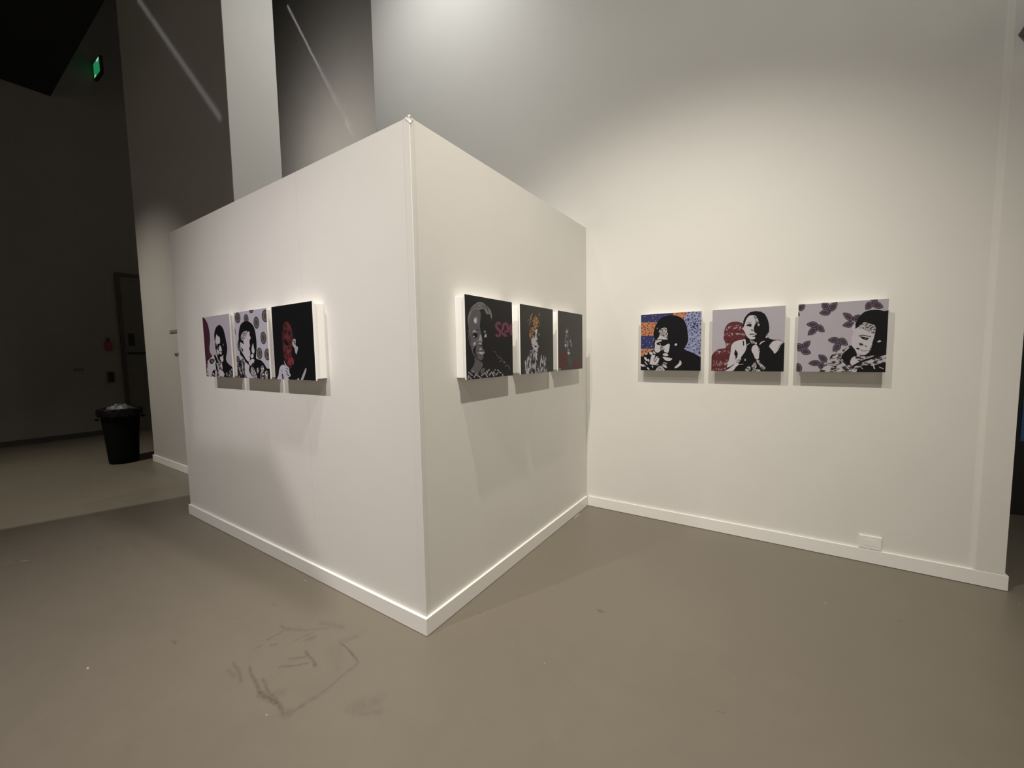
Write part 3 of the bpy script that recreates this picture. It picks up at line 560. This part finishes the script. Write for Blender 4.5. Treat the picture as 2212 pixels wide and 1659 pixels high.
# ------------------------------------------------------------------ small things on the walls
o = empty('floor_outlet_box', (2.4205, D, .1135)); tag(o, 'small white surface outlet box sitting on the baseboard of the art wall', 'outlet')
boxo('box_body', M['trim'], (-.070, .070, -.014, -.0004, .0, .108), o, .002)
boxo('cover_plate', M['trim'], (-.066, .066, -.0165, -.0142, .004, .104), o, .001)
boxo('socket_lid', M['trim'], (-.040, .040, -.0178, -.0167, .028, .080), o, .001)

# door in the dark wall
d = struct(empty('door_1', (XD, 1.32, 0)))
boxo('door_frame', M['door_frame'], (.0005, .05, -.07, 0, 0, 3.78), d); boxo('door_frame', M['door_frame'], (.0005, .05, 0.001, 1.40, 3.70, 3.78), d)
boxo('door_frame', M['door_frame'], (.0005, .05, 1.40, 1.47, 0, 3.78), d)
leafo = boxo('door_leaf', M['door'], (.0005, .025, .002, 1.398, .01, 3.698), d)
boxo('push_bar', M['blackmetal'], (.03, .075, .04, 1.2, 1.865, 1.915), leafo, .006)
boxo('vision_panel', M['blackmetal'], (.0255, .032, .07, .19, 2.06, 2.36), leafo, .003)

o = empty('alarm_box', (XD, 1.037, 1.945)); tag(o, 'small red alarm box on the dark wall beside the door', 'alarm')
boxo('housing', M['red_box'], (.0005, .07, -.05, .05, 0, .20), o, .008); boxo('bracket', M['grey_box'], (.0005, .03, -.025, .03, .205, .30), o, .004)
boxo('pull_handle', M['grey_box'], (.0705, .082, -.03, .03, .06, .09), o, .002)
o = empty('control_panel', (XD, 1.032, 1.20)); tag(o, 'dark grey control panel low on the dark wall below the red alarm', 'panel')
boxo('housing', M['grey_box'], (.0005, .05, -.055, .055, 0, .26), o, .006); boxo('cover', M['blackmetal'], (.0505, .056, -.045, .045, .02, .24), o, .002)
o = empty('wall_label', (XD, .525, 1.50)); tag(o, 'thin dark label plate on the bare dark wall', 'label')
boxo('plate', M['grey_box'], (.0005, .012, -.08, .08, 0, .05), o, .002); boxo('text_strip', M['label'], (.0125, .014, -.06, .06, .018, .032), o)
o = empty('wall_label', (-5.73, GY, 2.115)); tag(o, 'wide pale grey label on the grey wall behind the partition', 'label')
boxo('card', M['label'], (-.17, .17, -.005, -.0005, 0, .042), o, .001); boxo('holder', M['grey_box'], (-.17, .17, -.006, -.0005, -.008, -.001), o)
o = empty('wall_label', (-5.70, GY, 1.775)); tag(o, 'short grey hook plate lower on the grey wall behind the partition', 'hook')
boxo('plate', M['label'], (-.07, .07, -.005, -.0005, 0, .04), o, .001); boxo('hook', M['grey_box'], (-.012, .012, -.022, -.0055, .004, .02), o, .002)

# exit sign standing out from the dark wall
o = empty('exit_sign', (XD, 1.24, 8.03)); tag(o, 'small glowing green sign high on the dark wall', 'sign')
boxo('housing', M['sign_body'], (.0005, .50, -.03, .03, 0, .36), o, .006)
boxo('lit_face', M['green'], (.03, .47, -.034, -.0305, .03, .33), o)
boxo('pale_figure', M['green_white'], (.30, .45, -.0365, -.0345, .27, .32), o)
boxo('pale_figure', M['green_white'], (.06, .16, -.0365, -.0345, .035, .07), o)

# dark fixture whose corner shows beside the pilaster
o = empty('wall_fixture', (3.13, D - .02, 3.60)); tag(o, 'dark grey box fixture at the top of the wall end pilaster', 'fixture')
bm = bmesh.new(); v = [(-.118, 0, .128), (-.03, 0, .02), (.09, 0, .02), (.09, 0, .30), (-.03, 0, .30)]
a = [bm.verts.new((x, -.003, z)) for x, y, z in v]; b2 = [bm.verts.new((x, -.14, z)) for x, y, z in v]
bm.faces.new(a); bm.faces.new(b2[::-1])
for i in range(5): bm.faces.new((a[i], a[(i + 1) % 5], b2[(i + 1) % 5], b2[i]))
link('housing', bm, M['dark_grey'], o)
boxo('front_plate', M['blackmetal'], (-.02, .08, -.146, -.141, .06, .26), o, .002)

# blue screen beyond the wall end
o = empty('blue_screen', (4.75, FAR, .72)); tag(o, 'dim blue lit screen in the dark beyond the wall end', 'screen')
boxo('frame', M['blackmetal'], (-.97, .95, -.06, -.001, -.72, 2.4), o, .004); boxo('screen_face', M['blue'], (-.93, .9, -.064, -.0605, .04, 2.36), o)

# bin
o = empty('waste_bin', (-7.45, .31, 0)); tag(o, 'black waste bin with liner by the end of the grey wall', 'bin')
def lathe(bm, prof, n=28, jit=0):
    rings = []
    for r, z in prof: rings.append([bm.verts.new(((r + random.uniform(-jit, jit)) * math.cos(2 * math.pi * i / n), (r + random.uniform(-jit, jit)) * math.sin(2 * math.pi * i / n), z + random.uniform(-jit, jit) * 1.5)) for i in range(n)])
    for a, b in zip(rings, rings[1:]):
        for i in range(n): bm.faces.new((a[i], a[(i + 1) % n], b[(i + 1) % n], b[i]))
    return rings
bm = bmesh.new(); r = lathe(bm, [(.17, 0), (.185, .01), (.19, .04), (.215, .45), (.245, .84), (.25, .86), (.275, .862), (.28, .90), (.262, .905), (.245, .88), (.18, .05)]); bm.faces.new(r[0][::-1]); bm.faces.new(r[-1])
link('body', bm, M['bin'], o, True)
bm = bmesh.new(); lathe(bm, [(.284, .80), (.287, .86), (.289, .905), (.268, .925), (.235, .90), (.20, .80)], 40, .007); link('liner', bm, M['liner'], o)
bm = bmesh.new(); lathe(bm, [(.02, .97), (.07, .962), (.13, .935), (.19, .90), (.225, .86)], 16, .02); link('rubbish', bm, M['liner_light'], o)
for s in (-1, 1): boxo('handle', M['bin'], (-.05, .05, s * .288 - .02, s * .288 + .02, .74, .775), o, .008)
